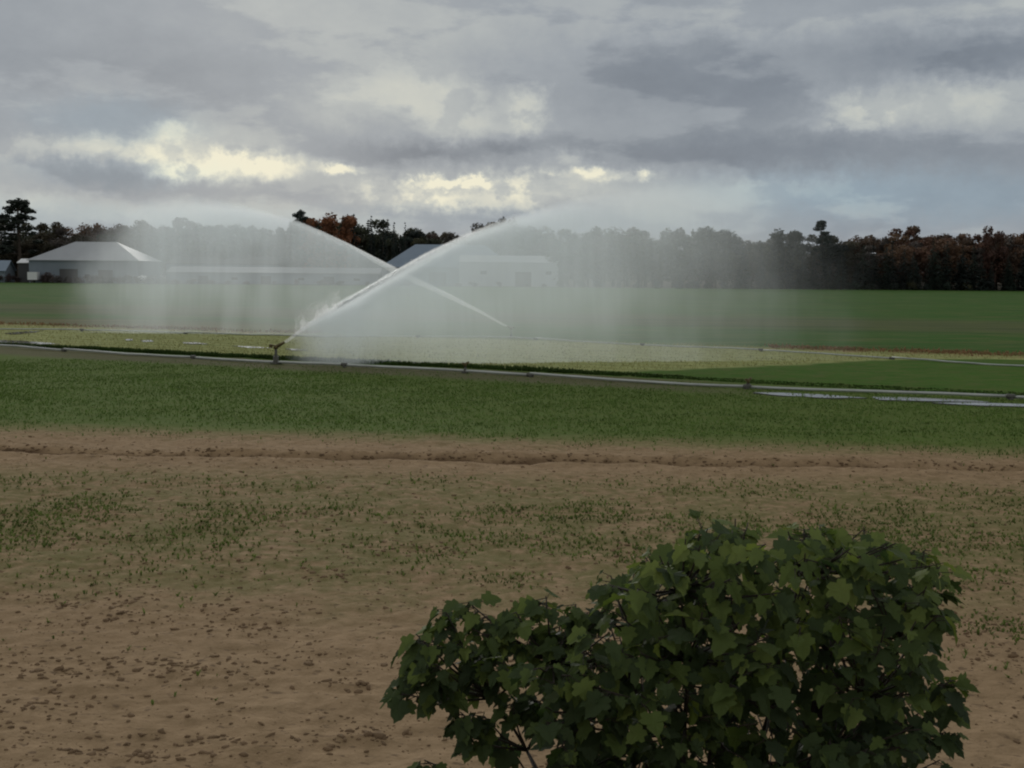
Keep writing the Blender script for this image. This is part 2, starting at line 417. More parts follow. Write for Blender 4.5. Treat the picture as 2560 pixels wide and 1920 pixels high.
def clods():
    x, y = scatter_view(22000, 8.5, 31.5, power=2)
    dens = 0.25 + 1.5 * np.clip(fbm(x / 1.3, y / 0.9, 41, 3) + 0.25, 0, 1) + 0.5 * np.clip(vnoise(x / 4, y / 3, 45), 0, 1)
    dens = dens * np.where(y < 12.5, 0.55, 1.0)
    keep = (rng.uniform(0, 1, len(x)) < dens) & (L_soil(x, y) < 31.0)
    x, y = x[keep], y[keep]
    r = 0.004 + 0.0085 * rng.gamma(1.3, 0.62, len(x)); r = np.minimum(r, 0.040) * np.where(rng.uniform(0, 1, len(x)) < .06, 1.6, 1.0)
    # clumps where a ridge of lumps lies
    cs = [(430, 1670, 1.1, .28, 200), (840, 1712, .35, .1, 36), (80, 1770, .6, .2, 70), (120, 1690, .3, .12, 40), (560, 1850, .9, .1, 60),
          (330, 1885, .8, .1, 60), (800, 1440, .4, .2, 30), (250, 1350, .8, .3, 60), (1060, 1365, .7, .2, 60), (900, 1840, .4, .1, 30),
          (660, 1560, .7, .2, 60), (160, 1500, .8, .2, 60), (300, 1530, .4, .3, 45), (2480, 1560, .8, .4, 60)]
    for px, py, sx, sy, k in cs:
        c = gat(px, py)
        k = int(k * .65); x = np.append(x, c.x + rng.normal(0, sx * .6, k)); y = np.append(y, c.y + rng.normal(0, sy, k))
        r = np.append(r, rng.uniform(.008, .034, k) * (1.0 if k > 38 else 1.3))
    # broken crust along the furrow
    k = 1300; fx = rng.uniform(-16, 16, k); fy = 27.15 - 0.065 * fx + rng.normal(0, .17, k) - 0.3 * fbm(fx / 2.2, 27 / 2.2 + fx * 0, 21, 3)
    x = np.append(x, fx); y = np.append(y, fy); r = np.append(r, rng.uniform(.012, .042, k))
    n = len(x); z = ground_z(x, y)
    J = IV[None] * (1 + rng.uniform(-.5, .45, (n, 12, 1)))
    a = rng.uniform(0, 6.28, n); ca, sa = np.cos(a)[:, None], np.sin(a)[:, None]
    sx = r[:, None] * rng.uniform(.9, 1.9, (n, 1)); sy = r[:, None] * rng.uniform(.6, 1.2, (n, 1)); sz = r[:, None] * rng.uniform(.45, .8, (n, 1))
    lx, ly, lz = J[..., 0] * sx, J[..., 1] * sy, J[..., 2] * sz
    V = np.stack([x[:, None] + lx * ca - ly * sa, y[:, None] + lx * sa + ly * ca, z[:, None] + lz + sz * 0.12], -1).reshape(-1, 3)
    Fc = (IF[None] + (np.arange(n) * 12)[:, None, None]).reshape(-1, 3)
    tag(fast_mesh('soil_clods', V, Fc, M_CLOD), 'brown soil clods strewn over the bare ground', None, None, 'stuff')
clods()

def sprigs(name, label, x, y, h, w, nb, mat, lean=0.6):
    """little plants: nb narrow bent leaves each"""
    n = len(x); z = ground_z(x, y) - 0.004
    X0 = np.repeat(x, nb); Y0 = np.repeat(y, nb); Z0 = np.repeat(z, nb); H = np.repeat(h, nb) * rng.uniform(.5, 1.2, n * nb)
    W = np.repeat(w, nb) * rng.uniform(.6, 1.3, n * nb); a = rng.uniform(0, 6.283, n * nb); le = rng.uniform(.1, 1, n * nb) * lean
    dx, dy = np.cos(a), np.sin(a); px, py = -dy, dx
    p = lambda t, s, zz: np.stack([X0 + dx * le * H * t + px * W * s, Y0 + dy * le * H * t + py * W * s, Z0 + H * zz], -1)
    V = np.stack([p(0, -.3, 0), p(0, .3, 0), p(.45, .5, .62), p(.45, -.5, .62), p(1.1, 0, .9)], 1).reshape(-1, 3)
    b = (np.arange(n * nb) * 5)[:, None]
    T = np.concatenate([b + np.array([[0, 1, 2]]), b + np.array([[0, 2, 3]]), b + np.array([[3, 2, 4]])])
    return tag(fast_mesh(name, V, T, mat), label, None, None, 'stuff')
M_WEED = foliage_mat('weed_leaves', .4, .7, .15, 1.2, .6, 1.35, False, (.125, .175, .040))
M_CROP = foliage_mat('cover_crop', .4, .7, .15, .6, .75, 1.3, False, (.115, .185, .042))
M_RANK = foliage_mat('rank_grass', .25, .8, .1, .6, .7, 1.3, False, (.040, .070, .016))
x, y = scatter_view(52000, 11.5, 27.5, power=2)
band = np.maximum(sstep(15.2, 18.0, y + 2.5 * fbm(x / 3, y / 3, 51, 2)) * (1 - sstep(22.0, 25.8, y)) * (.45 + .55 * sstep(17.0, 20.0, y)), 0.02)
# a weedier patch at the right, beside the sapling
band = np.maximum(band, 0.9 * sstep(4.2, 6.0, x) * (1 - sstep(19, 23, y)) * sstep(11.5, 14.0, y))
pn = fbm(x / 1.5, y / 1.1, 55, 3)
keep = rng.uniform(0, 1, len(x)) < band * np.clip(0.38 + 1.9 * pn + .9 * vnoise(x / 4.5, y / 1.6, 57), 0.06, 1)
x, y = x[keep], y[keep]
sprigs('weeds', 'small green weeds scattered over the bare soil', x, y, rng.uniform(.02, .075, len(x)), rng.uniform(.010, .026, len(x)), 4, M_WEED, 1.2)
x, y = scatter_view(110000, 27.8, 56.0, power=1)
ls = L_soil(x, y) + 1.8 * fbm(x / 1.6, y / 1.2, 61, 3); lp = L_pipe(x, y)
dens = sstep(28.4, 34.0, ls) * (1 - 0.85 * sstep(45.2, 47.4, lp + fbm(x / 2, y / 2, 63, 2)) * (1 - sstep(4, 11, x)))
dens = dens * np.clip(.75 + .9 * fbm(x / 2.2, y / 1.8, 65, 3), .25, 1)
keep = (rng.uniform(0, 1, len(x)) < dens) & (lp < 50.6)
x, y = x[keep], y[keep]
sprigs('cover_crop', 'green cover crop growing on the near side of the pipe', x, y, rng.uniform(.03, .085, len(x)), rng.uniform(.012, .03, len(x)), 3, M_CROP, .8)
n = 16000
x = rng.uniform(-32, 24, n); y = 51.75 - 0.53 * x + rng.uniform(0, 1, n) ** 1.3 * (1.4 + 0.02 * x)
sprigs('rank_grass', 'dark rank grass growing in a line behind the near pipe', x, y, rng.uniform(.09, .2, n) * (1 - .75 * sstep(0, 9, x)), rng.uniform(.02, .04, n), 3, M_RANK, .5)

n = 60000
y = rng.uniform(42, 92, n); x = rng.uniform(-.5, .5, n) * y
fl = y + .42 * x + 1.5 * fbm(x / 3, y / 3, 71, 3); ne = y + .53 * x - 22 * sstep(0, 26, x)
keep = (fl < 77) & (ne > 53.2); x, y = x[keep], y[keep]
M_STUB = foliage_mat('stubble_straw', .3, .8, .1, .5, .75, 1.25, False, (.32, .32, .135))
sprigs('stubble', 'pale yellow green stubble between the two pipes', x, y, rng.uniform(.04, .10, len(x)), rng.uniform(.02, .045, len(x)), 2, M_STUB, .8)
n = 9000
x = rng.uniform(-40, 34, n); y = 76.2 - .42 * x + rng.normal(0, .8, n) + 1.2 * fbm(x / 3, x * 0, 73, 3)
keep = (np.abs(x + 8 * vnoise(x / 6, x * 0, 75)) > 12) & (rng.uniform(0, 1, n) < .25 + 1.3 * np.clip(fbm(x / 2.5, x * 0 + 2, 77, 2) + .3, 0, 1))
x, y = x[keep], y[keep]
M_DRYW = foliage_mat('dry_weeds', .3, .8, .1, .8, .7, 1.3, False, (.25, .155, .080))
sprigs('dry_weeds', 'dry rusty weeds in a ragged line along the far edge of the stubble', x, y, rng.uniform(.06, .22, len(x)), rng.uniform(.03, .06, len(x)), 3, M_DRYW, .7)

# ------------------------------------------------------------------ puddles
def water_material():
    m, n, out = material('water')
    g = n.new('ShaderNodeNewGeometry')
    principled(n, out, (.10, .095, .08, 1), 0.06, 0.6, 0.0, n.noise(g.outputs['Position'], 7.0, 2), 0.03, 0.01)
    return m
M_WATER = water_material()
def puddle(outline, zoff=0.012, label=None):
    """outline along the pipe direction: list of (px,py) seen on the ground"""
    P = [gat(px, py) for px, py in outline]
    c = sum(P, Vector()) / len(P); V = []; k = len(P)
    dense = []
    for i in range(k):
        a, b = P[i], P[(i + 1) % k]; m = max(2, int((b - a).length / 0.35))
        for j in range(m):
            p = a.lerp(b, j / m); r = (p - c); q = 0.22 * vnoise(p.x / .5, p.y / .5, 77)
            dense.append(Vector((p.x + q * .6, p.y + q * .5, 0)))
    zt = max(gz(p.x, p.y) for p in dense) + zoff
    mb = MB(); K = len(dense)
    V = [(c.x, c.y, zt)] + [(p.x, p.y, zt) for p in dense] + [(p.x, p.y, zt - .15) for p in dense]
    Fc = [(0, i + 1, (i + 1) % K + 1) for i in range(K)] + [(i + 1, i + 1 + K, (i + 1) % K + 1 + K, (i + 1) % K + 1) for i in range(K)]
    mb.add(V, Fc)
    return mb.build('puddle', M_WATER)
PUD = [([(1885, 984), (1960, 985), (2040, 989), (2170, 998), (2060, 998), (1950, 992)], 'shiny puddle in front of the near pipe, left of the longest puddle'),
       ([(2180, 994), (2260, 995), (2400, 1000), (2480, 1007), (2330, 1005), (2200, 1001)], 'long bright puddle in front of the near pipe at the right'),
       ([(2330, 1009), (2450, 1009), (2560, 1013), (2700, 1017), (2560, 1019), (2400, 1014)], 'narrow puddle nearest the viewer, at the right edge of the photo'),
       ([(-60, 849), (60, 853), (150, 861), (90, 862), (-60, 857)], 'pale wet rut behind the near pipe at the left edge'),
       ([(10, 834), (50, 831), (110, 827), (90, 832), (30, 837)], 'bluish puddle on the pale stubble at the far left'),
       ([(312, 850), (330, 849), (335, 852), (318, 853)], 'tiny wet patch first from the left in the rut behind the near pipe'),
       ([(352, 852), (380, 851), (386, 855), (358, 856)], 'tiny wet patch second from the left in the rut behind the near pipe'),
       ([(455, 857), (490, 857), (520, 861), (470, 861)], 'short wet patch in the middle of the rut left of the sprinkler'),
       ([(580, 864), (640, 866), (680, 870), (620, 869)], 'wet streak in the rut just left of the spraying near sprinkler'),
       ([(715, 873), (745, 874), (770, 877), (730, 877)], 'wet streak in the rut just right of the spraying near sprinkler')]
for o_, l_ in PUD: tag(puddle(o_, label=l_), l_, None, None, 'structure')

# ------------------------------------------------------------------ irrigation pipes and sprinklers
def pipe_line(pts, rad, nsec, label, name='irrigation_pipe'):
    root = empty(name, (pts[0][0], pts[0][1], 0)); o0 = Vector((pts[0][0], pts[0][1], 0))
    P = [Vector((p[0], p[1], 0)) for p in pts]
    cum = [0]
    for a, b in zip(P, P[1:]): cum.append(cum[-1] + (b - a).length)
    def at(s):
        for i in range(len(P) - 1):
            if s <= cum[i + 1] or i == len(P) - 2:
                t = (s - cum[i]) / (cum[i + 1] - cum[i]); q = P[i].lerp(P[i + 1], t); break
        return q
    T = cum[-1]
    for k in range(nsec):
        a, b = T * k / nsec, T * (k + 1) / nsec
        line = []
        for j in range(9):
            q = at(a + (b - a) * j / 8); zz = gz(q.x, q.y) + rad + 0.045 + 0.03 * math.sin(k * 2.1 + j * .5)
            line.append(Vector((q.x - o0.x, q.y - o0.y, zz)))
        mb = MB(); mb.tube(line, rad, 10); mb.build('pipe_section', M_ALU, root, True)
        e = line[-1]; d = (line[-1] - line[-2]).normalized()
        c = MB(); c.tube([e - d * .14, e - d * .12, e + d * .12, e + d * .14], [rad * 1.1, rad * 1.55, rad * 1.55, rad * 1.1], 10)
        c.box(e.x - .05, e.x + .05, e.y - .13, e.y + .13, -.02, e.z - rad * .5)
        c.build('coupler', M_GALV, root, False)
    return tag(root, label, 'pipe', 'aluminium irrigation pipes lying across the field')
p1 = [gat(*p) for p in [(-700, 822), (0, 870), (350, 889), (690, 911), (1163, 935), (1535, 954), (1870, 972), (2560, 1000), (3300, 1036)]]
pipe_line(p1, .052, 10, 'near silvery irrigation pipe running across the whole field in front of the pale stubble')
p2 = [gat(*p) for p in [(-600, 816), (250, 829), (700, 841), (1278, 847), (1800, 873), (2480, 914), (3100, 950)]]
pipe_line(p2, .04, 12, 'far thin irrigation pipe on the far edge of the pale stubble')

def sprinkler(base, h, aim, on, label, s=1.0):
    """riser pipe, swivel body, barrel aimed up along its jet, drive arm"""
    r = empty('sprinkler', (base.x, base.y, gz(base.x, base.y)))
    m = MB(); m.tube([(0, 0, .02), (0, 0, .22 * s)], [.085 * s, .07 * s], 10); m.box(-.16 * s, .16 * s, -.05, .05, 0, .09); m.build('base_coupler', M_GALV, r)
    m = MB(); m.tube([(0, 0, .15), (0, 0, h - .09)], .034 * s, 8); m.build('riser', M_GALV, r, True)
    d = Vector((aim.x, aim.y, 0)).normalized(); u = (d * math.cos(R(30)) + Vector((0, 0, 1)) * math.sin(R(30)))
    top = Vector((0, 0, h - .09))
    m = MB(); m.tube([top - Vector((0, 0, .02)), top, top + Vector((0, 0, .10)), top + Vector((0, 0, .13))], [.04 * s, .065 * s, .06 * s, .03 * s], 10)
    body = m.build('body', M_BRASS, r, True)
    m = MB(); s0 = top + Vector((0, 0, .06)); m.tube([s0, s0 + u * .18 * s, s0 + u * .26 * s], [.05 * s, .04 * s, .03 * s], 8); m.build('barrel', M_BRASS, r, True)
    m = MB(); q = top + Vector((0, 0, .13)); bk = -d
    m.tube([q + d * .16 * s + Vector((0, 0, .05)), q, q + bk * .12 * s], [.016 * s, .02 * s, .016 * s], 6)
    e = q + bk * .13 * s; m.box(e.x - .045 * s, e.x + .045 * s, e.y - .03, e.y + .03, e.z - .06 * s, e.z + .035 * s)
    m.build('drive_arm', M_BRASS, r)
    tag(r, label, 'sprinkler'); return s0 + u * .27 * s + Vector(r.location)

B1 = gat(690, 911); B2 = gat(1278, 846)
A1 = Vector((1, .22, 0)).normalized(); A2 = Vector((-1, .10, 0)).normalized()
def plane_hit(px, py, Bp, A):
    """where the line of sight meets the upright plane through Bp along A -> (s, z)"""
    d = ray(px, py); nrm = Vector((-A.y, A.x, 0)); t = (Bp.dot(nrm)) / (d.dot(nrm))
    p = Vector((d.x * t, d.y * t, CAM_H + d.z * t)); return (p - Bp).dot(A), p.z
h1 = plane_hit(690, 866, B1, A1)[1] - gz(B1.x, B1.y)
N1 = sprinkler(B1, h1, A1, True, 'tall dark sprinkler on the near pipe shooting the larger jet to the right', 1.6)
N2 = sprinkler(B2, .62, A2, True, 'far sprinkler on the far pipe shooting its jet to the left', 1.1)
for px, py, hh, lb in [(1163, 935, .36, 'short idle sprinkler on the near pipe, middle of the photo'),
                       (1870, 972, .30, 'short idle sprinkler on the near pipe, beside the left end of the puddles')]:
    b = gat(px, py); sprinkler(b, hh, Vector((1, 1, 0)), False, lb, .9)

# ------------------------------------------------------------------ sprays
def mist_material(name, dens, col=(.95, .97, 1.0), g=0.55):
    m, n, out = material(name)
    v = n.new('ShaderNodeVolumePrincipled'); v.inputs['Color'].default_value = (*col, 1)
    v.inputs['Density'].default_value = dens; v.inputs['Anisotropy'].default_value = g
    n.l.new(v.outputs[0], out.inputs['Volume']); m.cycles.homogeneous_volume = True
    return m
SIG = 0.5
M_MIST = mist_material('fine_spray', SIG, (.925, .975, 1.0))
M_CORE = mist_material('dense_spray', 3.0, (.99, .995, 1.0))
def drop_material():
    m, n, out = material('water_drops')
    b = n.new('ShaderNodeBsdfGlass'); b.inputs['IOR'].default_value = 1.33; b.inputs['Roughness'].default_value = .5
    b.inputs['Color'].default_value = (.99, 1, 1, 1)
    n.l.new(b.outputs[0], out.inputs[0]); return m
M_DROP = drop_material()

def spray(Bp, A, nozzle, curve_px, tau_s, fade0, fade1, soft, label, seed, nd, core_len, streak=.22, ramp_pts=None, cscale=1.0):
    root = empty('water_spray', (Bp.x, Bp.y, 0)); nrm = Vector((-A.y, A.x, 0))
    sz = [((nozzle - Bp).dot(A), nozzle.z)] + [plane_hit(px, py, Bp, A) for px, py in curve_px]
    ss = np.array([a for a, b in sz]); zz = np.array([b for a, b in sz])
    px_s = lambda px: plane_hit(px, 600, Bp, A)[0]
    S_end = ss[-1]; NS, NTT = 420, 60
    sg = np.linspace(ss[0], S_end, NS)
    def smooth(v):
        k = np.array([1, 4, 6, 4, 1.]) / 16
        for _ in range(3): v = np.convolve(np.pad(v, 2, mode='edge'), k, 'valid')
        return v
    zc = smooth(np.interp(sg, ss, zz))
    tau = np.interp(sg, [px_s(p) for p, _ in sorted(tau_s, key=lambda q: px_s(q[0]))], [t for _, t in sorted(tau_s, key=lambda q: px_s(q[0]))])
    rw = np.interp(sg, [ss[0], px_s(soft[0]), px_s(soft[1]), S_end], [.02, .03, .28, .75])
    tt = np.linspace(0, 1, NTT) ** 1.4
    Sg, T = np.meshgrid(sg, tt, indexing='ij'); Zc = zc[:, None]
    ztop = Zc + 0.0; Zv = ztop * (1 - T) + (-0.12) * T
    r = sstep(0, 1, T / rw[:, None]); 
    depth_m = T * (ztop + .12)
    topw = np.interp(sg, [ss[0], px_s(soft[0]), px_s(soft[1])], [0.3, 0.8, 1.6])[:, None]
    topa = np.interp(sg, [ss[0], px_s(fade0[0]), px_s(core_len), px_s(soft[1])], [0.6, 1.4, 1.3, 0.35])[:, None]
    body = (0.72 + 0.28 * np.exp(-T / 0.3)) * (1 - .55 * sstep(.55, 1.0, T)) + topa * np.exp(-depth_m / topw)
    st = 1 + streak * fbm(Sg * 0.9 + Zv * .10, Zv * .10, seed, 4) * 1.3 + .20 * fbm(Sg * 3.2 + Zv * .15, Zv * .25, seed + 7, 2) + .45 * fbm(Sg * .22, Zv * .3, seed + 5, 4)
    tq = tau[:, None] * r * body * np.clip(st, .2, 2)
    ef = sstep(0, 1, (Sg - px_s(fade0[0])) / (px_s(fade0[1]) - px_s(fade0[0])))
    # the spray leaves the jet and only then reaches down
    xf = 1 - sstep(px_s(fade1[0]), px_s(fade1[1]), Sg + 1.6 * fbm(Sg * .5, Zv * .35, seed + 3, 3) - .12 * (8 - Zv))
    tq = tq * ef * xf
    h = tq / (2 * SIG); h[-1, :] = 0; h[0, :] = 0; h[:, 0] = 0
    off = 0.35 * fbm(Sg * .3, Zv * .3, seed + 9, 2)
    P = np.stack([Sg * A.x, Sg * A.y, Zv], -1)
    N = np.array([nrm.x, nrm.y, 0.0])
    front = P + N * (off - h - .002)[..., None]; back = P + N * (off + h + .002)[..., None]
    V = np.concatenate([front.reshape(-1, 3), back.reshape(-1, 3)])
    I = np.arange(NS * NTT).reshape(NS, NTT); o = NS * NTT
    q = lambda a, b, c, d: np.stack([a.ravel(), b.ravel(), c.ravel(), d.ravel()], 1)
    Fs = [q(I[:-1, :-1], I[1:, :-1], I[1:, 1:], I[:-1, 1:]), q(I[:-1, :-1], I[:-1, 1:], I[1:, 1:], I[1:, :-1]) + o]
    def rim(a): return np.stack([a[:-1], a[:-1] + o, a[1:] + o, a[1:]], 1)
    Fs += [rim(I[:, 0]), rim(I[::-1, -1]), rim(I[0, ::-1]), rim(I[-1, :])]
    fast_mesh('falling_mist', V, np.concatenate(Fs)[:, ::-1], M_MIST, root, smooth=True)
    # the jet itself: a thickening rope of drops and dense spray
    s_core = np.linspace(ss[0], px_s(core_len), 60); zz_c = np.interp(s_core, sg, zc)
    mb = MB(); u = np.linspace(0, 1, 60)
    rad = [cscale * float(.055 + .25 * a ** 0.9) * (1 + .18 * float(vnoise(a * 37, 1.0, seed))) for a in u]
    rad = [ra * (1 - .97 * float(sstep(.45, 1, a))) for ra, a in zip(rad, u)]
    mb.tube([(s * A.x, s * A.y, z - ra * .8) for s, z, ra in zip(s_core, zz_c, rad)], rad, 12)
    mb.build('jet', M_CORE, root, True)
    def drops(name, s, dz, dn, size, elong, vs=None):
        z = np.interp(s, sg, zc) + dz; sl = (np.interp(s + .3, sg, zc) - np.interp(s - .3, sg, zc)) / .6
        k = len(s); T3 = np.stack([np.full(k, A.x), np.full(k, A.y), sl], -1) if vs is None else vs
        T3 = T3 / np.linalg.norm(T3, axis=1)[:, None]
        W = np.cross(T3, N); W /= np.linalg.norm(W, axis=1)[:, None]
        C = np.stack([s * A.x, s * A.y, z], -1) + N * dn[:, None]
        a = size[:, None]; l = (size * elong)[:, None]
        Vd = np.stack([C - T3 * l, C + W * a, C + N * a, C - W * a, C - N * a, C + T3 * l], 1).reshape(-1, 3)
        b = (np.arange(k) * 6)[:, None]
        tri = np.concatenate([b + np.array([f]) for f in [(0,2,1),(0,3,2),(0,4,3),(0,1,4),(5,1,2),(5,2,3),(5,3,4),(5,4,1)]])
        fast_mesh(name, Vd, tri, M_DROP, root)
    rr = np.random.default_rng(seed)
    k = nd; a = .22 + .78 * rr.uniform(0, 1, k); s = ss[0] + a * (px_s(core_len) - ss[0])
    sp = .02 + .24 * a
    drops('jet_drops', s, -sp * .8 + rr.normal(0, 1, k) * sp * .55, rr.normal(0, 1, k) * sp * .6, rr.uniform(.006, .015, k) * (1 - .75 * a), rr.uniform(3, 8, k))
    if ramp_pts:
        # water thrown up by the drive arm
        pr = random.Random(5); sm = MB()
        for q, f in enumerate((.16, .21, .30, .52, .60, .68, .86)):
            sa = px_s(ramp_pts[0] + (ramp_pts[1] - ramp_pts[0]) * f); za = float(np.interp(sa, sg, zc)) - .05
            lean = pr.uniform(-.1, .35); hh = (.50, .34, .16, .34, .50, .42, .28)[q]; pts = []; rr_ = []
            for e in range(7):
                t = e / 6; pts.append(Vector(((sa + lean * t * hh) * A.x + pr.uniform(-.02, .02), (sa + lean * t * hh) * A.y, za + hh * t - .15 * lean * t * t)))
                rr_.append((.10 + .13 * math.sin(t * 3.0)) * (1 - t * .75) * pr.uniform(.8, 1.2) + .004)
            sm.tube(pts, rr_, 8)
        sm.build('splash', M_CORE, root, True)
        k = 1500; s0, s1 = px_s(ramp_pts[0]), px_s(ramp_pts[1]); s = rr.uniform(s0, s1, k)
        drops('splash_drops', s, rr.normal(.15, .28, k), rr.normal(0, .2, k), rr.uniform(.005, .011, k), rr.uniform(1, 3, k))
    tag(root, label, 'water spray', 'sprinkler sprays crossing each other over the field')
    return root
spray(B1, A1, N1, [(745,826),(800,789),(860,755),(990,678),(1075,630),(1165,586),(1280,538),(1400,500),(1500,475),(1600,454),(1700,442),(1800,442),(1900,454),(1990,478),(2070,505),(2150,540),(2240,590),(2330,660)],
      [(697,.4),(760,1.1),(900,1.15),(1100,1.05),(1300,.95),(1500,.8),(1700,.7),(1850,.58),(2000,.48),(2330,.3)],
      (700, 850), (1480, 2190), (1150, 1900),
      'nearer and larger spray of water rising to the right across the middle', 101, 4500, 1300, cscale=1.25, ramp_pts=(735, 850))
spray(B2, A2, N2, [(1200,775),(1100,724),(1000,676),(930,640),(870,608),(800,575),(740,548),(650,520),(560,498),(480,486),(400,484),(330,492),(270,515),(200,560),(120,640)],
      [(1270,.12),(1000,.4),(850,.7),(700,.95),(550,1.1),(400,1.05),(300,.85),(120,.3)],
      (1150, 900), (440, 125), (760, 330),
      'farther spray of water rising to the left behind the larger one', 202, 1500, 780, cscale=1.15)

# ------------------------------------------------------------------ farm buildings at the far side
def siding(name, rgba, rib=3.0, rough=.6, metal=0.0):
    m, n, out = material(name); t = n.new('ShaderNodeTexCoord')
    w = n.new('ShaderNodeTexWave', wave_type='BANDS', bands_direction='X'); n.l.new(t.outputs['Object'], w.inputs[0]); w.inputs['Scale'].default_value = rib
    f = n.noise(t.outputs['Object'], .35, 4)
    c = n.mix(n.math('MULTIPLY_ADD', f, .7, n.math('MULTIPLY', w.outputs[0], .2)), tuple(v * .75 for v in rgba[:3]) + (1,), tuple(min(1, v * 1.15) for v in rgba[:3]) + (1,))
    principled(n, out, c, rough, .4, metal, w.outputs[0], .3, .05); return m
M_ROOFG = siding('grey_metal_roof', (.33, .35, .36, 1), 2.0, .5, .1)
M_ROOFB = siding('blue_grey_roof', (.20, .26, .32, 1), 2.0, .5, .1)
M_WALLB = siding('blue_grey_wall', (.19, .23, .26, 1), 2.5)
M_WALLL = siding('pale_wall', (.36, .40, .41, 1), 2.5)
M_WHITE = simple('white_paint', (.68, .69, .68, 1), .5, var=.1)
M_DARKG = simple('dark_glass', (.02, .024, .028, 1), .15, spec=.6)
M_DOORD = simple('dark_door', (.05, .05, .05, 1), .7)
def building(loc, w, d, hw, hr, hip, wall, roof, label, doors=(), windows=(), over=.5, rz=0.0):
    """w along x, d along y, eave height hw, ridge height hr; hip = how far ridge ends are pulled in"""
    r = empty('farm_building', loc, rz)
    m = MB(); m.box(-w/2, w/2, -d/2, d/2, -.2, hw); 
    if hip < .1:
        for sx in (-1, 1): m.add([(sx*(w/2-.01), -d/2, hw), (sx*(w/2-.01), d/2, hw), (sx*(w/2-.01), 0, hr-.15)], [(0, 1, 2)])
    m.build('wall', wall, r)
    a, b = w/2 + over, d/2 + over; e = hw - .1; q = .14
    rx = w/2 + over - hip
    V = [(-a,-b,e),(a,-b,e),(a,b,e),(-a,b,e),(-rx,0,hr),(rx,0,hr)]; V += [(x, y, z + q) for x, y, z in V]
    Fc = [(6,7,11,10),(8,9,10,11),(0,4,5,1),(2,5,4,3),(0,1,7,6),(2,3,9,8)]
    Fc += [(7,8,11),(9,6,10),(1,5,2),(3,4,0),(1,2,8,7),(3,0,6,9)] if hip > .1 else [(1,5,11,7),(5,2,8,11),(3,4,10,9),(4,0,6,10)]
    m = MB(); m.add(V, Fc); m.build('roof', roof, r)
    for x, ww, hh in doors:
        m = MB(); m.box(x-ww/2, x+ww/2, -d/2-.10, -d/2-.003, 0, hh); dd = m.build('door', M_DOORD, r)
        m = MB()
        m.box(x-ww/2-.15, x-ww/2, -d/2-.13, -d/2-.002, 0, hh+.15); m.box(x+ww/2, x+ww/2+.15, -d/2-.13, -d/2-.002, 0, hh+.15)
        m.box(x-ww/2, x+ww/2, -d/2-.13, -d/2-.002, hh, hh+.15); m.build('door_frame', wall, dd)
    for x, z, ww, hh in windows:
        m = MB(); m.box(x-ww/2, x+ww/2, -d/2-.06, -d/2-.002, z, z+hh); f = m.build('window', wall, r)
        m = MB(); m.box(x-ww/2+.12, x+ww/2-.12, -d/2-.075, -d/2-.061, z+.12, z+hh-.12); m.build('pane', M_DARKG, f)
    tag(r, label, 'farm building', 'farm buildings beyond the field'); return r
def bx(px, Yd): return dat(px, 700, Yd).x
def bz(px, py, Yd): return dat(px, py, Yd).z
D0 = 360.0
building((bx(242, D0), D0, 0), bx(372, D0) - bx(108, D0), 22, bz(250, 652, D0), bz(250, 608, D0 + 11), 9.5, M_WALLB, M_ROOFG,
         'wide grey barn with a pale hipped metal roof at the left, half veiled by spray', doors=[(-4, 5, 3.8), (6, 4, 3.6)], windows=[(1, 1.4, 1.6, 1.1)])
building((bx(76, 352), 353, 0), bx(99, 352) - bx(54, 352), 6, bz(76, 657, 352), bz(76, 648, 352), 0, M_DOORD, M_WHITE,
         'small open shed with a thin white roof left of the grey barn', doors=[(0, 2.4, 2.2)], over=.3)
building((bx(-12, 350), 351, 0), 7.2, 7, bz(0, 690, 350) + 1.4, bz(0, 652, 350), 0, M_WALLB, M_ROOFB,
         'small blue grey shed cut off by the left edge of the photo', doors=[(1.0, 2.0, 2.0)])
building((bx(690, 372), 374, 0), bx(950, 372) - bx(430, 372), 13, bz(690, 682, 372), bz(690, 669, 372), 0, M_WALLB, M_ROOFG,
         'long low shed with a thin pale roof seen through the left spray', doors=[(-20, 3, 2.2), (-2, 3, 2.2), (16, 3, 2.2)], windows=[(-11, 1, 2, .9), (8, 1, 2, .9), (24, 1, 2, .9)])
building((bx(560, 382), 385, 0), bx(700, 382) - bx(430, 382), 14, bz(560, 660, 382), bz(560, 642, 382), 2, M_WALLB, M_DOORD,
         'dark shed with a low hipped roof behind the long pale roofed shed')
building((bx(1120, 362), 374, 0), bx(1285, 362) - bx(955, 362), 24, bz(1030, 668, 362), bz(1035, 612, 374), 9.0, M_WALLB, M_ROOFB,
         'blue grey roofed barn framed where the two jets cross', doors=[(-3, 5, 3.8)], rz=R(90 - 90))
building((bx(1272, 356), 363, 0), bx(1396, 356) - bx(1148, 356), 15, bz(1272, 656, 356), bz(1272, 640, 363), 0.0, M_WALLL, M_WALLL,
         'tall pale shed behind the larger spray with its square right end beside the trees', doors=[(4, 4.5, 4.0)], windows=[(-7, 3.2, 2, 1.2), (11, 3.2, 1.8, 1.2)], over=.05)
